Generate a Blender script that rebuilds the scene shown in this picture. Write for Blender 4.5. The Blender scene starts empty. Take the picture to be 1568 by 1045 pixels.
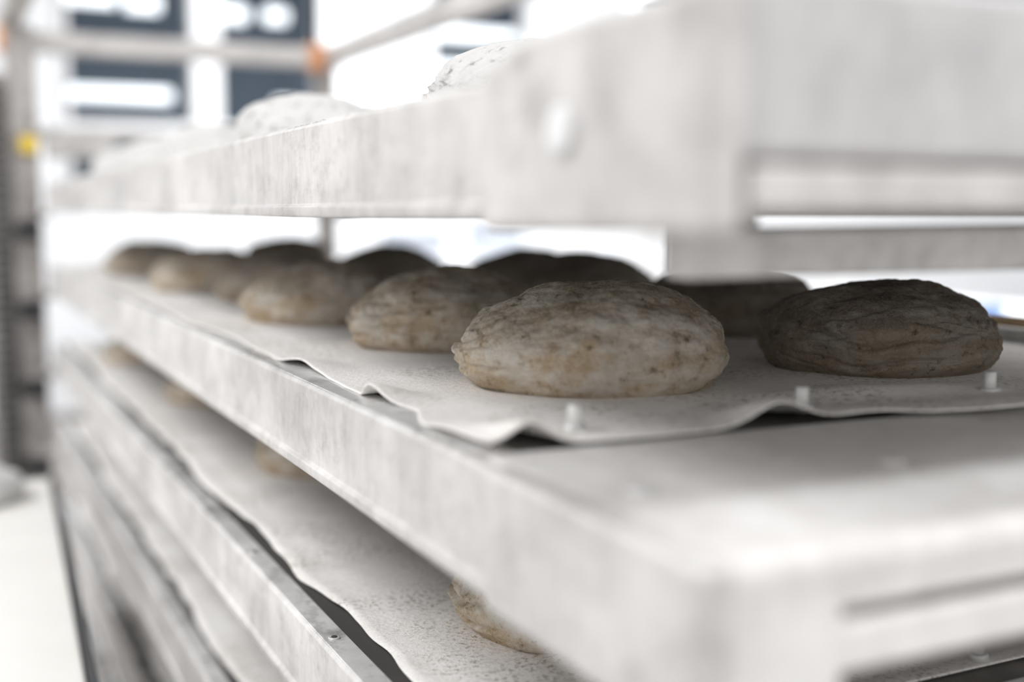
import bpy, bmesh, math, random
from mathutils import Vector, noise, Matrix
random.seed(3)
ZC=1.40
scene=bpy.context.scene
# ---------------------------------------------------------------- materials
def newmat(name):
    m=bpy.data.materials.new(name); m.use_nodes=True
    nt=m.node_tree; b=nt.nodes['Principled BSDF']; return m,nt,b
def N(nt,t,**k):
    n=nt.nodes.new(t)
    for a,v in k.items(): setattr(n,a,v)
    return n
def tex(nt,kind,scale,vec=None,detail=4,rough=.55,stretch=None,coord='Object',dist=0,rot=None):
    tc=N(nt,'ShaderNodeTexCoord'); mp=N(nt,'ShaderNodeMapping')
    nt.links.new(tc.outputs[coord],mp.inputs[0])
    if stretch: mp.inputs['Scale'].default_value=stretch
    if rot: mp.inputs['Rotation'].default_value=rot
    t=N(nt,'ShaderNodeTexNoise'); t.inputs['Scale'].default_value=scale
    t.inputs['Detail'].default_value=detail; t.inputs['Roughness'].default_value=rough
    t.inputs['Distortion'].default_value=dist
    out=t.outputs['Fac']
    nt.links.new(mp.outputs[0],t.inputs['Vector'])
    return out
def ramp(nt,src,p0,c0,p1,c1,mid=None):
    r=N(nt,'ShaderNodeValToRGB'); e=r.color_ramp.elements
    e[0].position=p0; e[0].color=c0 if len(c0)==4 else (*c0,1)
    e[1].position=p1; e[1].color=c1 if len(c1)==4 else (*c1,1)
    if mid:
        x=e.new(mid[0]); x.color=(*mid[1],1)
    nt.links.new(src,r.inputs[0]); return r.outputs[0]
def mix(nt,fac,a,b,mode='MIX'):
    m=N(nt,'ShaderNodeMix',data_type='RGBA',blend_type=mode)
    if isinstance(fac,(int,float)): m.inputs[0].default_value=fac
    else: nt.links.new(fac,m.inputs[0])
    for i,v in ((6,a),(7,b)):
        if isinstance(v,tuple): m.inputs[i].default_value=(*v,1)
        else: nt.links.new(v,m.inputs[i])
    return m.outputs[2]
def bump(nt,b,src,strength,dist=.01,prev=None):
    n=N(nt,'ShaderNodeBump'); n.inputs['Strength'].default_value=strength; n.inputs['Distance'].default_value=dist
    nt.links.new(src,n.inputs['Height'])
    if prev: nt.links.new(prev,n.inputs['Normal'])
    nt.links.new(n.outputs[0],b.inputs['Normal']); return n.outputs[0]
def g(v): return (v,v,v)

def m_metal(name,base,dust,dark,metal=.45,r0=.32,r1=.62,df=.8):
    m,nt,b=newmat(name)
    a=tex(nt,'noise',9,detail=6,rough=.62,stretch=(1,.8,1.3))
    c=ramp(nt,a,.36,base,.62,dust)
    s=tex(nt,'noise',24,detail=7,rough=.74,stretch=(1,.7,1.2))
    f=ramp(nt,s,.50,g(0),.70,g(df))
    c2=mix(nt,f,c,dark)
    sm=tex(nt,'noise',60,detail=5,rough=.75,stretch=(1,1,.35))
    c3=mix(nt,.55,c2,ramp(nt,sm,.3,g(.28),.70,g(.85)),'SOFT_LIGHT')
    nt.links.new(c3,b.inputs['Base Color'])
    r=ramp(nt,a,.35,g(r0),.65,g(r1)); nt.links.new(r,b.inputs['Roughness'])
    b.inputs['Metallic'].default_value=metal
    bump(nt,b,sm,.15,.002)
    return m
M_metal=m_metal('dusty_aluminium',(.50,.485,.475),(.68,.665,.652),(.33,.305,.29),.12,df=.6)
M_end=m_metal('floured_end_channel',(.46,.452,.458),(.56,.55,.552),(.40,.39,.39),.12,.4,.6,.3)
M_top=m_metal('floured_end_plate',(.64,.62,.605),(.75,.735,.72),(.54,.52,.50),.05,.4,.65,.5)
M_strip=m_metal('worn_aluminium_strip',(.72,.715,.71),(.86,.85,.84),(.16,.15,.145),.35,.22,.5)
M_rack=m_metal('rack_steel',(.28,.26,.25),(.47,.45,.435),(.15,.13,.12),.2)
def m_plain(name,col,rough=.5,metal=0,var=.08,scale=8,em=None,es=0):
    m,nt,b=newmat(name)
    a=tex(nt,'noise',scale,detail=4)
    c=ramp(nt,a,.3,tuple(max(0,x*(1-var)) for x in col),.7,tuple(min(1,x*(1+var)) for x in col))
    nt.links.new(c,b.inputs['Base Color']); b.inputs['Roughness'].default_value=rough; b.inputs['Metallic'].default_value=metal
    if em: b.inputs['Emission Color'].default_value=(*em,1); b.inputs['Emission Strength'].default_value=es
    return m
M_wall=m_plain('white_wall_paint',(.84,.86,.88),.7,var=.02,scale=2)
M_white=m_plain('white_enamel',(.84,.85,.86),.4,var=.03)
M_tile=m_plain('grey_equipment_paint',(.42,.45,.50),.4,var=.06)
M_ceil=m_plain('ceiling_paint',(.85,.85,.85),.8,var=.02)
M_dark=m_plain('dark_rubber',(.045,.047,.05),.6)
M_slot=m_plain('slot_interior',(.05,.045,.042),.8)
M_bolt=m_plain('floury_zinc_bolt',(.72,.72,.71),.5,.3)
M_copper=m_plain('orange_clamp',(.78,.34,.14),.5)
M_yellow=m_plain('yellow_plastic',(.85,.60,.03),.4)
M_blue=m_plain('blue_plastic',(.03,.20,.62),.35)
M_wood=m_plain('pale_wood',(.62,.45,.27),.6,scale=20,var=.2)
M_deck=m_plain('deck_board',(.16,.15,.14),.7,scale=20,var=.35)
M_hall=m_plain('hall_wall_paint',(.20,.25,.31),.7,var=.1,scale=1)
M_lamp=m_plain('lamp_diffuser',(.9,.9,.9),.5,em=(.93,.97,1),es=4)
M_reflection=m_plain('pane_reflection_glow',(.9,.9,.9),.5,em=(.90,.96,1),es=2.0)  # glow standing in for lamp reflections on the panes
M_board=m_plain('white_table_laminate',(.80,.785,.755),.5,var=.03)
m,nt,b=newmat('floor_tile'); br=N(nt,'ShaderNodeTexBrick'); br.offset=0
tc=N(nt,'ShaderNodeTexCoord'); nt.links.new(tc.outputs['Object'],br.inputs['Vector'])
br.inputs['Scale'].default_value=5; br.inputs['Color1'].default_value=(.30,.27,.25,1); br.inputs['Color2'].default_value=(.25,.23,.21,1); br.inputs['Mortar'].default_value=(.15,.14,.13,1)
br.inputs['Mortar Size'].default_value=.015; br.inputs['Brick Width'].default_value=1; br.inputs['Row Height'].default_value=1
nt.links.new(br.outputs[0],b.inputs['Base Color']); b.inputs['Roughness'].default_value=.4; M_floor=m
def m_cloth(name,c0,c1):
    m,nt,b=newmat(name)
    a=tex(nt,'noise',7,detail=6,rough=.6)
    c=ramp(nt,a,.35,c0,.65,c1)
    s=tex(nt,'noise',210,detail=4,rough=.75)
    patch=tex(nt,'noise',9,detail=4,rough=.6)
    pf=ramp(nt,patch,.46,g(.15),.58,g(1))
    sf=ramp(nt,s,.51,g(0),.61,g(1))
    f=mix(nt,1.0,pf,sf,'MULTIPLY')
    c2=mix(nt,f,c,(.40,.34,.28))
    s2=tex(nt,'noise',380,detail=3)
    c3=mix(nt,ramp(nt,s2,.56,g(0),.66,g(.75)),c2,(.96,.94,.92))
    nt.links.new(c3,b.inputs['Base Color']); b.inputs['Roughness'].default_value=.9
    p=bump(nt,b,s,.6,.002)
    bump(nt,b,patch,.25,.004,p)
    return m
M_cloth=m_cloth('floured_cloth',(.79,.76,.73),(.94,.92,.895))
def m_dough(name,crust,flour,light,warm,lo,hi,mx,warmamt,bandw=.42,spk=.35):
    m,nt,b=newmat(name)
    big=tex(nt,'noise',15,detail=7,rough=.60)
    patch=tex(nt,'noise',22,detail=5,rough=.6,dist=.4)
    band=tex(nt,'noise',34,detail=6,rough=.65,stretch=(.22,1,1.5),rot=(0,.2,.15))
    fine=tex(nt,'noise',85,detail=8,rough=.72)
    grain=tex(nt,'noise',430,detail=3,rough=.7)
    c=ramp(nt,big,.36,crust,.66,light)
    tc=N(nt,'ShaderNodeTexCoord'); sx=N(nt,'ShaderNodeSeparateXYZ'); nt.links.new(tc.outputs['Object'],sx.inputs[0])
    hz=N(nt,'ShaderNodeMath',operation='MULTIPLY'); hz.inputs[1].default_value=9.4; nt.links.new(sx.outputs[2],hz.inputs[0])
    add=N(nt,'ShaderNodeMath',operation='MULTIPLY_ADD'); add.inputs[1].default_value=1.15; nt.links.new(patch,add.inputs[0]); nt.links.new(hz.outputs[0],add.inputs[2])
    wf=ramp(nt,add.outputs[0],.78,g(warmamt),1.0,g(0))
    c=mix(nt,wf,c,warm)
    f1=mix(nt,bandw,fine,band,'MIX')
    f1=mix(nt,.25,f1,patch,'MIX')
    fl=ramp(nt,f1,lo,g(0),hi,g(mx))
    c2=mix(nt,fl,c,flour)
    sp=ramp(nt,grain,.48,g(0),.64,g(spk))
    c2=mix(nt,sp,c2,flour)
    cr=ramp(nt,fine,.34,g(.9),.44,g(0))
    c3=mix(nt,cr,c2,tuple(x*.5 for x in crust))
    nt.links.new(c3,b.inputs['Base Color']); b.inputs['Roughness'].default_value=.92
    b.inputs['Specular IOR Level'].default_value=.25
    p=bump(nt,b,grain,.5,.0015)
    p=bump(nt,b,fine,1.0,.006,p)
    bump(nt,b,big,.5,.008,p)
    return m
D_light=m_dough('floured_dough',(.37,.295,.205),(.83,.78,.70),(.55,.455,.34),(.58,.44,.28),.455,.58,.82,.95,.5)
D_mid=m_dough('proofed_dough',(.35,.285,.21),(.62,.575,.51),(.46,.39,.31),(.47,.37,.25),.45,.58,.8,.7)
D_dark=m_dough('dark_shaded_dough',(.175,.143,.112),(.50,.46,.405),(.24,.20,.158),(.36,.285,.205),.49,.62,.62,.8,.72,.28)  # dark dough for the back row, partly shade put into the colour
D_white=m_dough('white_floured_dough',(.82,.81,.79),(.88,.875,.865),(.86,.85,.835),(.84,.82,.79),.4,.55,1,.5)
# ---------------------------------------------------------------- geometry helpers
def link(o,parent=None):
    scene.collection.objects.link(o)
    if parent: o.parent=parent
    return o
def empty(name,loc=(0,0,0)):
    e=bpy.data.objects.new(name,None); e.location=loc; e.empty_display_size=.1; return link(e)
def mobj(name,verts,faces,mat,parent=None,smooth=False,loc=(0,0,0),bevel=0,seg=2):
    me=bpy.data.meshes.new(name); me.from_pydata(verts,[],faces)
    bm=bmesh.new(); bm.from_mesh(me); bmesh.ops.recalc_face_normals(bm,faces=bm.faces); bm.to_mesh(me); bm.free()
    me.materials.append(mat)
    if smooth:
        for p in me.polygons: p.use_smooth=True
    o=bpy.data.objects.new(name,me); o.location=loc; link(o,parent)
    if bevel:
        md=o.modifiers.new('bevel','BEVEL'); md.width=bevel; md.segments=seg; md.limit_method='ANGLE'
        for p in me.polygons: p.use_smooth=True
        md.harden_normals=True
    return o
def box(name,x0,x1,y0,y1,z0,z1,mat,parent=None,bevel=0,seg=2):
    v=[(x,y,z) for x in (x0,x1) for y in (y0,y1) for z in (z0,z1)]
    f=[(0,1,3,2),(4,6,7,5),(0,4,5,1),(2,3,7,6),(0,2,6,4),(1,5,7,3)]
    return mobj(name,v,f,mat,parent,bevel=bevel,seg=seg)
def extr_y(name,prof,y0,y1,mat,parent=None,bevel=0):
    n=len(prof); ys=[y0,y1]
    v=[(p[0],y,p[1]) for y in ys for p in prof]
    f=[(i,(i+1)%n,n+(i+1)%n,n+i) for i in range(n)]+[tuple(range(n)),tuple(range(2*n-1,n-1,-1))]
    return mobj(name,v,f,mat,parent,bevel=bevel)
def extr_x(name,prof,x0,x1,mat,parent=None,bevel=0,seg=3):
    n=len(prof)
    v=[(x,p[0],p[1]) for x in (x0,x1) for p in prof]
    f=[(i,(i+1)%n,n+(i+1)%n,n+i) for i in range(n)]+[tuple(range(n)),tuple(range(2*n-1,n-1,-1))]
    return mobj(name,v,f,mat,parent,bevel=bevel,seg=seg)
def rod(name,p0,p1,r,mat,parent=None,n=20,r1=None,bev=True):
    p0=Vector(p0);p1=Vector(p1);d=(p1-p0); L=d.length; q=d.to_track_quat('Z','Y')
    r1=r if r1 is None else r1; v=[];f=[]
    rings=[(0,r*.8),(min(.1*r+.0005,L*.1),r),(L-min(.1*r1+.0005,L*.1),r1),(L,r1*.8)]
    for z,rr in rings:
        for i in range(n):
            a=2*math.pi*i/n; v.append(tuple(p0+q@Vector((rr*math.cos(a),rr*math.sin(a),z))))
    for k in range(3):
        for i in range(n): f.append((k*n+i,k*n+(i+1)%n,(k+1)*n+(i+1)%n,(k+1)*n+i))
    f.append(tuple(range(n))); f.append(tuple(range(4*n-1,3*n-1,-1)))
    return mobj(name,v,f,mat,parent,smooth=True)
def lathe(name,cx,cy,cz,prof,mat,parent=None,n=32):
    v=[];f=[]
    for r,zz in prof:
        for i in range(n): a=2*math.pi*i/n; v.append((cx+r*math.cos(a),cy+r*math.sin(a),cz+zz))
    for k in range(len(prof)-1):
        for i in range(n): f.append((k*n+i,k*n+(i+1)%n,(k+1)*n+(i+1)%n,(k+1)*n+i))
    return mobj(name,v,f,mat,parent,smooth=True)
# ---------------------------------------------------------------- loaf
def loaf(x,y,z,rx,ry,h,rot,seed,mat,res=96,fold=math.pi,folds=2,name='bread_dough_loaf'):
    n=res; mm=int(res*.6); v=[];f=[]
    rnd=random.Random(seed); off=Vector((seed*3.7,seed*1.3,seed*2.1))
    ph=rnd.uniform(0,6)
    wr=[(fold+rnd.gauss(0,.9),rnd.uniform(.12,.62),rnd.uniform(-.35,.35),rnd.uniform(.18,.5),rnd.uniform(.012,.028)) for _ in range(16)]
    def pt(th,phi):
        s,c=math.sin(phi),math.cos(phi)
        if c>=0: r=s**1.0 if s>0 else 0; zz=.31+.69*c
        else:
            cc=max(-1,c*1.35); r=max(s,0)**.42; zz=.31+.31*cc
        ct,st=math.cos(th),math.sin(th)
        k=1+.05*math.cos(th-ph)
        P=Vector((r*ct*k,r*st*k,zz))
        q=Vector((ct*r,st*r,zz))
        d=.085*noise.noise(q*1.6+off)+.038*noise.noise(q*3.6+off)+.018*noise.noise(q*9+off)+.011*noise.noise(q*20+off)+.006*noise.noise(q*40+off)
        da=(th-fold+math.pi)%(2*math.pi)-math.pi
        fall=math.exp(-(da/.75)**2)
        wob=.07*noise.noise(Vector((da*2.2,seed*1.7,0)))
        for i in range(folds):
            zc=.17+.20*i+(.22+.1*i)*(da**2)*(.5 if i==0 else 1)+wob
            t=(zz-zc)
            d+= fall*(-.044*math.exp(-(t/.024)**2)+.026*math.exp(-((t+.075)/.05)**2))
        for (a,zc,sl,ln,dp) in wr:
            dd=(th-a+math.pi)%(2*math.pi)-math.pi
            if abs(dd)<ln*2.2:
                t=zz-(zc+sl*dd+.04*noise.noise(Vector((dd*5,a,zc))))
                if abs(t)<.1: d+=math.exp(-(dd/ln)**2)*(-dp*math.exp(-(t/.015)**2)+dp*.5*math.exp(-((t+.035)/.025)**2))
        if zz<.02: d*=.3
        rr=1+d
        return (P.x*rr*rx,P.y*rr*ry,max(0,(zz*(1+d*.8))*h) if zz>.01 else 0.0)
    v.append(pt(0,0))
    for j in range(1,mm):
        phi=math.pi*.86*j/(mm-1)
        for i in range(n): v.append(pt(2*math.pi*i/n,phi))
    v.append((0,0,0)); last=len(v)-1
    for i in range(n): f.append((0,1+i,1+(i+1)%n))
    for j in range(mm-2):
        for i in range(n):
            a=1+j*n; f.append((a+i,a+n+i,a+n+(i+1)%n,a+(i+1)%n))
    a=1+(mm-2)*n
    for i in range(n): f.append((a+i,last,a+(i+1)%n))
    o=mobj(name,v,f,mat,None,smooth=True,loc=(x,y,z)); o.rotation_euler=(0,0,rot); return o
# ---------------------------------------------------------------- cloth
def cloth(T,xe0,xe1,y0f,y1,wavy,nx,ny):
    v=[];f=[]
    def gs(t,c,w): return math.exp(-((t-c)/w)**2)
    for j in range(ny+1):
        tj=j/ny; tj=tj**1.35
        for i in range(nx+1):
            ti=(i/nx)**1.2
            x=xe0+(xe1-xe0)*ti; xg=x
            y00=y0f(x); y=y00+(y1-y00)*tj
            ex=(x-xe0); ey=(y-y00)
            ra=.008 if wavy else .012
            hx=ra*noise.noise(Vector((y*4,1.3,T)))+.005*noise.noise(Vector((y*19,4.3,T)))
            x+=hx*math.exp(-ex/.03)
            z=.0012+.0006*noise.noise(Vector((x*30,y*30,T)))+.0010*noise.noise(Vector((x*7,y*7,T)))
            if wavy:
                z+=.0024*(1-min(1,max(0,(y-.59)/.04)))
                e=math.exp(-(ex/.030)**2)
                z+=e*(.007*gs(y,.985,.045)+.012*gs(y,.79,.018)+.004*gs(y,.64,.03)+.002*gs(y,1.3,.1))
                x-=e*(.006*gs(y,.80,.03)+.005*gs(y,.66,.04)); x+=e*.008*gs(y,.745,.03)
                e2=math.exp(-(ey/.045)**2)
                z+=e2*(.012*gs(xg,.296,.013)+.013*gs(x,.462,.024)+.003*gs(x,.53,.03)+.006*gs(x,.70,.10)+.0015)
                y-=e2*.008*math.sin(x*21+.6)
                z+=.005*gs(y,.665-.25*(x-.6),.022)*min(1,max(0,(x-.5)/.1))
                z+=.0025*gs(y,.70+.5*(x-.35),.02)*gs(x,.33,.06)
            else:
                z+=math.exp(-(ex/.02)**2)*.003*(noise.noise(Vector((y*9,7,T)))+.5)
            v.append((x,y,T+max(z,.0012)))
    for j in range(ny):
        for i in range(nx):
            a=j*(nx+1)+i; f.append((a,a+1,a+nx+2,a+nx+1))
    o=mobj('baking_cloth',v,f,M_cloth,None,smooth=True)
    md=o.modifiers.new('thick','SOLIDIFY'); md.thickness=.0013; md.offset=1
    return o
# ---------------------------------------------------------------- tray
X0,X1,Y0,Y1=.257,1.03,.362,3.20
def tray(T,k):
    t=empty('proofing_tray',(0,0,0))
    def rail(side,x,ya,yb):
        s=1 if side=='l' else -1
        prof=[(0,-.0025),(.0025,0),(.032,0),(.032,-.004),(.006,-.004),(.006,-.066),(.026,-.066),(.026,-.070),(-.0025,-.070),(-.0035,-.068),(-.0035,-.062),(0,-.060)]
        extr_y('rail_'+('front' if s>0 else 'rear'),[(x+s*p[0],T+p[1]) for p in prof],ya,yb,M_metal,t,bevel=.0008)
    rail('l',X0,Y0+.03,Y1); rail('r',X1,Y0+.03,Y1)
    sw=.030 if k==1 else .022
    box('rail_strip',X0+.003,X0+sw,.60,Y1-.01,T,T+.0010,M_strip,t,bevel=.0003)
    if k!=1: box('seam_gap_shade',X0+sw,X0+.040,.60,Y1-.01,T,T+.0006,M_slot,t)  # flat dark strip, shade of the open gap put into its colour
    box('deck',X0+.008,X1-.008,Y0+.05,Y1-.005,T-.016,T-.001,M_deck,t)
    if k==0:
        box('end_plate',X0+.008,X1-.008,Y0+.012,.588,T-.022,T+.0025,M_end,t,bevel=.003,seg=3)
        box('end_channel',X0+.012,X1-.012,Y0+.004,Y0+.028,T-.046,T+.024,M_end,t,bevel=.005,seg=4)
        box('end_slot',X0+.02,X1-.02,Y0+.012,Y0+.026,T-.066,T-.045,M_slot,t)
        box('end_lip',.276,X1-.03,Y0+.004,Y0+.034,T-.066,T-.0475,M_metal,t,bevel=.003,seg=3)
    else:
        box('end_plate',X0+.004,X1-.004,Y0,.588,T-.022,T+.0025,M_top,t,bevel=.010,seg=5)
        box('end_corner_block',X0+.008,.326,Y0+.0005,Y0+.03,T-.070,T-.010,M_top,t,bevel=.004,seg=3)
        box('end_fascia',.324,X1-.012,Y0+.001,Y0+.03,T-.0265,T-.010,M_top,t,bevel=.003,seg=3)
        box('end_slot',.322,X1-.02,Y0+.016,Y0+.034,T-.066,T-.024,M_slot,t)
        box('end_lip',.322,X1-.03,Y0+.001,Y0+.034,T-.054,T-.032,M_top,t,bevel=.003,seg=3)
    box('end_far',X0+.003,X1-.003,Y1-.02,Y1,T-.066,T-.002,M_metal,t,bevel=.003)
    for s,x in ((1,X0),(-1,X1)):
        xs=sorted((x-s*.006,x+s*.012))
        if k==0: prof=[(Y0-.004,T-.075),(.557,T-.075),(.557,T+.004),(.53,T+.012),(.49,T+.017),(.45,T+.018),(.41,T+.017),(Y0-.004,T+.020)]
        else: prof=[(Y0-.004,T-.075),(.557,T-.075),(.557,T+.002),(.5,T+.003),(Y0-.004,T+.003)]
        extr_x('corner_casting',prof,xs[0],xs[1],M_metal,t,bevel=.006,seg=4)
        if k!=1: rod('casting_bolt',(x-s*.005,.467,T-.030),(x-s*.0095,.467,T-.030),.011,M_white,t)
    box('cross_tube',.332,X1+.03,.488,.512,T-.099,T-.073,M_metal,t,bevel=.004,seg=3)
    for xx in (.37,X1-.07): box('tube_hanger',xx-.008,xx+.008,.494,.506,T-.075,T-.012,M_metal,t)
    for y in (1.2,1.9,2.6): box('deck_rib',X0+.03,X1-.03,y-.012,y+.012,T-.060,T-.014,M_metal,t,bevel=.003)
    x=.343
    while x<1.0:
        rod('stud',(x,.622,T+.001),(x,.622,T+.019),.0045,M_bolt,t); rod('stud_nut',(x,.622,T+.002),(x,.622,T+.007),.008,M_bolt,t,n=6); x+=.172
    x=.296
    while x<1.0:
        rod('plate_bolt',(x,.472,T+.002),(x,.472,T+.0042),.007,M_strip,t); x+=.157
    y=.615
    while y<3.1:
        if k!=1 or y>1.5:
            rod('rivet',(X0+.011,y,T+.0005),(X0+.011,y,T+.0022),.0046,M_strip,t,n=16)
            rod('rivet_head',(X0+.011,y,T+.0022),(X0+.011,y,T+.0028),.0024,M_slot,t,n=12)
        y+=.26
    if k==1: box('rear_guide',.985,1.02,.50,1.2,T,T+.014,M_metal,t,bevel=.002)
    return t
trs=[ZC+.065-.2*k for k in range(7)]
for k,T in enumerate(trs):
    tray(T,k)
    if k==1: cloth(T,.273,.98,lambda x:.592-.04*(x-.28)/.35,3.17,True,120,340)
    else: cloth(T,.287,.98,lambda x:.61,3.17,False,30,200)
# ---------------------------------------------------------------- loaves
T=trs[1]+.0015
L=[(.452,.795,.103,.092,.080,-.40,D_light,220,2.9),
(.458,1.10,.100,.094,.076,-.45,D_light,160,3.4),
(.422,1.40,.096,.092,.074,-.3,D_light,120,3.3),
(.47,1.76,.10,.09,.072,-.2,D_mid,80,3.1),
(.425,2.03,.098,.09,.071,-.3,D_light,80,3.1),
(.41,2.56,.10,.09,.072,-.3,D_mid,64,3.1),
(.726,.775,.102,.092,.077,-.35,D_dark,220,4.4),
(.785,1.075,.100,.092,.077,-.4,D_dark,120,3.1),
(.80,1.42,.100,.092,.076,-.4,D_dark,90,3.1),
(.85,1.70,.100,.092,.075,-.4,D_dark,80,3.1),
(.75,2.05,.100,.092,.074,-.4,D_dark,80,3.1),
(.75,2.75,.100,.092,.074,-.4,D_dark,64,3.1)]
for i,(x,y,rx,ry,h,rot,mt,res,fo) in enumerate(L): loaf(x,y,T,rx,ry,h,rot,i+1,mt,res,fo)
T=trs[0]+.0015
for i,(x,y) in enumerate([(.44,.85),(.40,1.37),(.40,1.92),(.40,2.3),(.40,2.70),(.74,1.0),(.76,1.5),(.75,2.0),(.75,2.5)]):
    loaf(x,y,T,.088,.085,.068,-.3,30+i,D_white,72)
T=trs[2]+.0015
for i,(x,y) in enumerate([(.462,.825),(.455,1.48),(.45,2.10),(.43,2.72),(.8,1.2),(.8,1.8),(.8,2.5)]):
    loaf(x,y,T,.102,.092,.074,-.3,50+i,D_light,110 if i<2 else 64)
for k in (3,4,5):
    T=trs[k]+.0015
    for i in range(4): loaf(.47,.9+.6*i,T,.10,.092,.072,-.3,60+i+k*5,D_light,48)
rod('wooden_dowel',(.992,.62,trs[1]+.0205),(1.008,1.15,trs[1]+.0205),.006,M_wood)
# ---------------------------------------------------------------- rack
R=empty('bakery_rack')
zt=ZC+.46
def tube(n,*a,**k): return box(n,*a,M_rack,R,bevel=.008,seg=3)
tube('post_far_front',.18,.25,3.26,3.33,.0,zt)
tube('post_far_rear',1.02,1.075,3.40,3.455,.0,zt)
tube('post_near_rear',1.07,1.125,.30,.355,.0,zt)
box('top_rail_end',.17,1.08,3.33,3.385,zt-.055,zt,M_metal,R,bevel=.008)
box('top_rail_front',.17,.225,.0,3.34,zt,zt+.055,M_metal,R,bevel=.008)
box('top_rail_rear',1.02,1.075,.30,3.46,zt-.05,zt+.005,M_metal,R,bevel=.008)
box('mid_rail_end',.25,1.03,3.345,3.375,ZC+.185,ZC+.215,M_metal,R,bevel=.006)
tube('base_rail_end',.17,1.08,3.33,3.385,.10,.155)
tube('base_rail_rear',1.075,1.125,.30,3.46,.10,.155)
box('control_box',.27,.44,3.29,3.345,ZC+.135,ZC+.19,M_metal,R,bevel=.006)
box('yellow_tag',.205,.245,3.235,3.262,ZC+.145,ZC+.185,M_yellow,R,bevel=.006)
box('lift_strip',.135,.165,3.24,3.28,.15,ZC+.32,M_dark,R,bevel=.003)
z=.2
while z<ZC+.30:
    box('lift_tooth',.140,.160,3.234,3.242,z,z+.006,M_rack,R); z+=.028
box('strip_backing',.115,.185,3.28,3.30,.1,ZC+.34,M_rack,R,bevel=.003)
for x,y in ((1.0,3.36),(.2,3.345)):
    rod('weld_collar',(x,y-.004,zt-.062),(x,y-.004,zt+.008),.034,M_copper,R)
for T in trs:
    box('tray_bracket',.20,.262,3.17,3.27,T-.085,T-.071,M_rack,R,bevel=.004)
    box('tray_bracket_rear',1.0,1.06,3.17,3.41,T-.085,T-.071,M_rack,R,bevel=.004)
    box('bracket_pad',.185,.245,3.225,3.265,T-.14,T-.095,M_dark,R,bevel=.004)
    box('near_bracket_rear',1.0,1.09,.33,.50,T-.115,T-.100,M_rack,R,bevel=.004)
# ---------------------------------------------------------------- side table
tb=empty('work_table')
tz=ZC-.50
def quad_slab(name,pts,z0,z1,mat,parent,bevel=.004):
    v=[(p[0],p[1],z) for z in (z0,z1) for p in pts]; n=len(pts)
    f=[tuple(range(n)),tuple(range(2*n-1,n-1,-1))]+[(i,(i+1)%n,n+(i+1)%n,n+i) for i in range(n)]
    return mobj(name,v,f,mat,parent,bevel=bevel)
quad_slab('table_top',[(-.75,.95),(.105,.90),(.175,2.36),(-.68,2.40)],tz-.03,tz,M_board,tb)
quad_slab('edge_band',[(.107,.90),(.117,.90),(.188,2.365),(.177,2.365)],tz-.035,tz+.002,M_dark,tb,bevel=.001)
for x,y in ((-.68,1.02),(.05,.98),(.10,2.28),(-.62,2.32)):
    box('table_leg',x-.02,x+.02,y-.02,y+.02,0,tz-.028,M_rack,tb,bevel=.004)
loaf(.02,2.22,tz+.001,.10,.09,.07,.2,91,D_white,64)
# ---------------------------------------------------------------- room
box('floor',-5,10,-4,12,-.1,0,M_floor)
box('ceiling',-5,10,-4,8.2,3.5,3.6,M_ceil)
wb=empty('wall_back')
WY0,WY1=8.0,8.2
def wseg(x0,x1,z0,z1): box('wall_panel',x0,x1,WY0,WY1,z0,z1,M_wall,wb)
za,zb=ZC+.13,ZC+1.75; zc2=ZC+.90
wseg(-5,.80,0,3.5); wseg(.80,2.42,0,za); wseg(.80,2.42,zb,3.5); wseg(2.42,3.22,0,3.5)
wseg(3.22,4.02,0,zc2); wseg(3.22,4.02,zb,3.5); wseg(4.02,9.6,0,3.5)
def window(name,x0,x1,z0,z1,mull,trans):
    w=empty(name)
    fr=.04
    box('frame_l',x0,x0+fr,WY0-.03,WY1-.05,z0,z1,M_white,w,bevel=.005); box('frame_r',x1-fr,x1,WY0-.03,WY1-.05,z0,z1,M_white,w,bevel=.005)
    box('frame_b',x0+fr,x1-fr,WY0-.03,WY1-.05,z0,z0+fr,M_white,w,bevel=.005); box('frame_t',x0+fr,x1-fr,WY0-.03,WY1-.05,z1-fr,z1,M_white,w,bevel=.005)
    for a,b in mull: box('mullion',a,b,WY0-.03,WY1-.05,z0+fr,z1-fr,M_white,w,bevel=.005)
    for a,b in trans: box('transom',x0+fr,x1-fr,WY0-.02,WY1-.06,a,b,M_white,w,bevel=.005)
window('window_1',.76,2.46,za,zb,[(1.56,1.74)],[(ZC+.45,ZC+.56)])
window('window_2',3.20,4.04,zc2,zb,[],[])
box('wall_right',9.6,9.8,-4,8.2,0,3.5,M_wall)
box('baseboard_back',-5,9.6,7.98,8.0,0,.12,M_rack)
box('wall_hall',-1,8,11,11.1,0,3.6,M_hall)
box('wall_hall_left',-1.1,-1,8.2,11,0,3.6,M_hall)
box('ceiling_hall',-1,8,8.2,11,3.5,3.6,M_hall)
def reflection_tube(x0,x1,z,r):  # glowing tubes and rods added behind the panes to imitate reflected lamps
    e=empty('pane_reflection_tube')
    rod('tube',(x0,9.5,ZC+z),(x1,9.5,ZC+z),r,M_reflection,e)
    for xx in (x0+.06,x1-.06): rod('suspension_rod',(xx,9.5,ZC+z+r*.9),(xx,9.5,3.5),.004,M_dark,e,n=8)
for a in [(.947,1.69,.87,.045),(.93,1.30,1.57,.05),(1.38,1.62,1.55,.055),(1.93,2.28,1.52,.06),(2.43,2.60,1.53,.055),(2.50,2.66,.83,.05),(3.82,4.61,1.49,.05),(3.75,4.30,1.2,.045)]: reflection_tube(*a)
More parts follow.
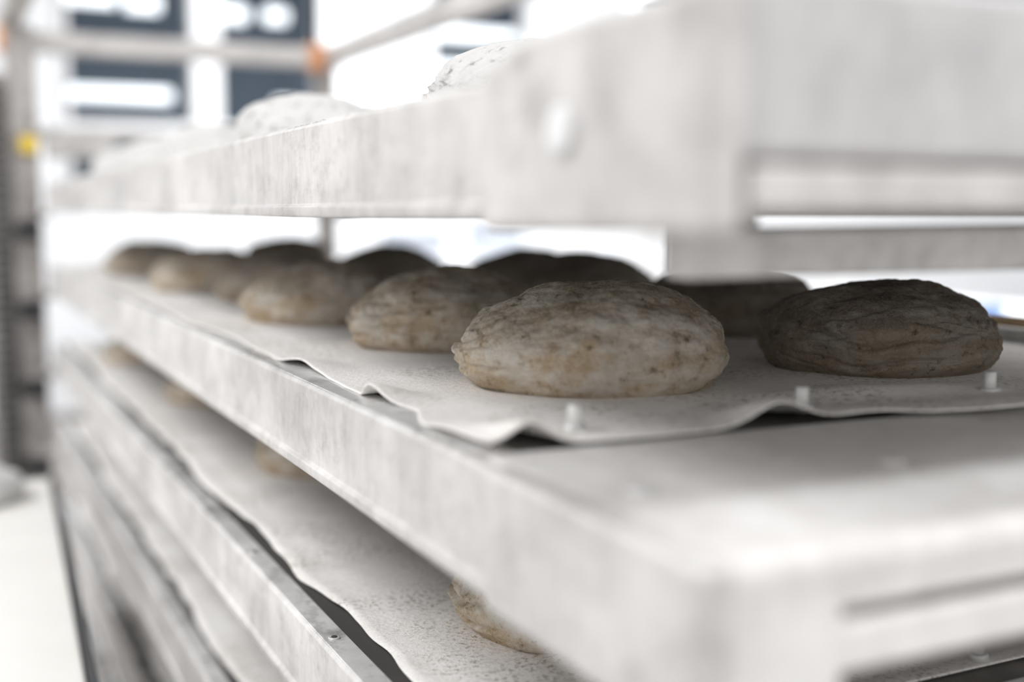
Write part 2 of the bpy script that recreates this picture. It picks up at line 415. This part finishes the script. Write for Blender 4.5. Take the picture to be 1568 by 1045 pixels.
for x in (1.5,4.2):  # area lights added to brighten what shows through the panes
    l=bpy.data.lights.new('hall_fill_area','AREA'); l.shape='RECTANGLE'; l.size=2; l.size_y=.3; l.energy=15; l.color=(.92,.96,1)
    e=empty('hall_fill_light'); o=bpy.data.objects.new('lamp_light',l); o.location=(x,9.0,3.42); o.rotation_euler=(math.radians(35),0,0); link(o,e)
    box('housing',x-1,x+1,8.9,9.1,3.44,3.499,M_white,e)  # housing made up for the added fill light
box('pillar',4.0,4.2,6.4,6.6,0,3.5,M_white,bevel=.01)
rod('drain_pipe',(4.33,6.5,0),(4.33,6.5,3.5),.03,M_rack)
pl=empty('pendant_lamp')
lathe('shade',3.9,6.0,ZC+1.13,[(.15,0),(.155,.02),(.13,.10),(.05,.16),(.03,.22),(.0,.22)],M_tile,pl)
rod('cord',(3.9,6.0,ZC+1.34),(3.9,6.0,3.5),.008,M_dark,pl,n=8)
def bench(x0,x1,y0,y1,h,name='steel_workbench',mt=None):
    t=empty(name); mt=mt or M_white
    box('bench_top',x0,x1,y0,y1,h-.04,h,mt,t,bevel=.005)
    box('bench_shelf',x0+.05,x1-.05,y0+.05,y1-.05,.25,.28,mt,t)
    for x in (x0+.05,x1-.05):
        for y in (y0+.05,y1-.05): box('bench_leg',x-.025,x+.025,y-.025,y+.025,0,h-.04,mt,t)
bench(2.6,4.4,2.0,4.4,ZC-.42); bench(2.2,6.0,6.9,7.7,ZC-.30); 
bk=empty('blue_bucket')
lathe('bucket_shell',3.22,2.95,ZC-.418,[(.0,0),(.055,0),(.068,.085),(.072,.085),(.072,.092),(.064,.092),(.05,.008),(0,.008)],M_blue,bk)
for i,(x,y,w,d,h,mt) in enumerate([(2.6,7.2,.35,.3,.18,M_tile),(3.25,7.3,.3,.3,.25,M_tile),(5.0,7.3,.4,.3,.2,M_tile),(1.2,7.3,.5,.4,1.02,M_tile)]):
    c=empty('flour_crate' if i<3 else 'flour_bin'); z0=ZC-.299 if i<3 else 0.001
    box('crate_body',x,x+w,y-d/2,y+d/2,z0,z0+h*.85,mt,c,bevel=.01); box('crate_rim',x-.012,x+w+.012,y-d/2-.012,y+d/2+.012,z0+h*.85,z0+h,mt,c,bevel=.005)
# ---------------------------------------------------------------- lamps
def ceil_lamp(x,y,lx,ly,power):
    c=empty('ceiling_lamp')
    box('housing',x-lx/2-.03,x+lx/2+.03,y-ly/2-.03,y+ly/2+.03,3.43,3.499,M_white,c)
    box('diffuser',x-lx/2,x+lx/2,y-ly/2,y+ly/2,3.415,3.43,M_lamp,c)
    l=bpy.data.lights.new('lamp','AREA'); l.shape='RECTANGLE'; l.size=lx; l.size_y=ly; l.energy=power; l.color=(.98,.985,1)
    o=bpy.data.objects.new('lamp_light',l); o.location=(x,y,3.40); link(o,c)
for x,y,p in ((-1.6,1.2,55),(-1.6,4.0,55),(1.2,-.8,50),(2.6,6.4,130),(6,5.5,150),(4.2,2.5,90)):
    ceil_lamp(x,y,1.4,.5,p)
w=bpy.data.worlds.new('World'); scene.world=w; w.use_nodes=True
bg=w.node_tree.nodes['Background']; bg.inputs[0].default_value=(1,.99,.982,1); bg.inputs[1].default_value=1.3
# ---------------------------------------------------------------- camera
cam=bpy.data.cameras.new('camera'); co=bpy.data.objects.new('camera',cam); link(co)
co.location=(0,0,ZC); co.rotation_euler=(math.radians(90-6.25),0,math.radians(-25.8))
cam.sensor_width=36; cam.lens=41.9; cam.clip_start=.01
cam.dof.use_dof=True; cam.dof.focus_distance=.93; cam.dof.aperture_fstop=1.8; cam.dof.aperture_blades=0
scene.camera=co
scene.view_settings.view_transform='Standard'
scene.view_settings.look='None'
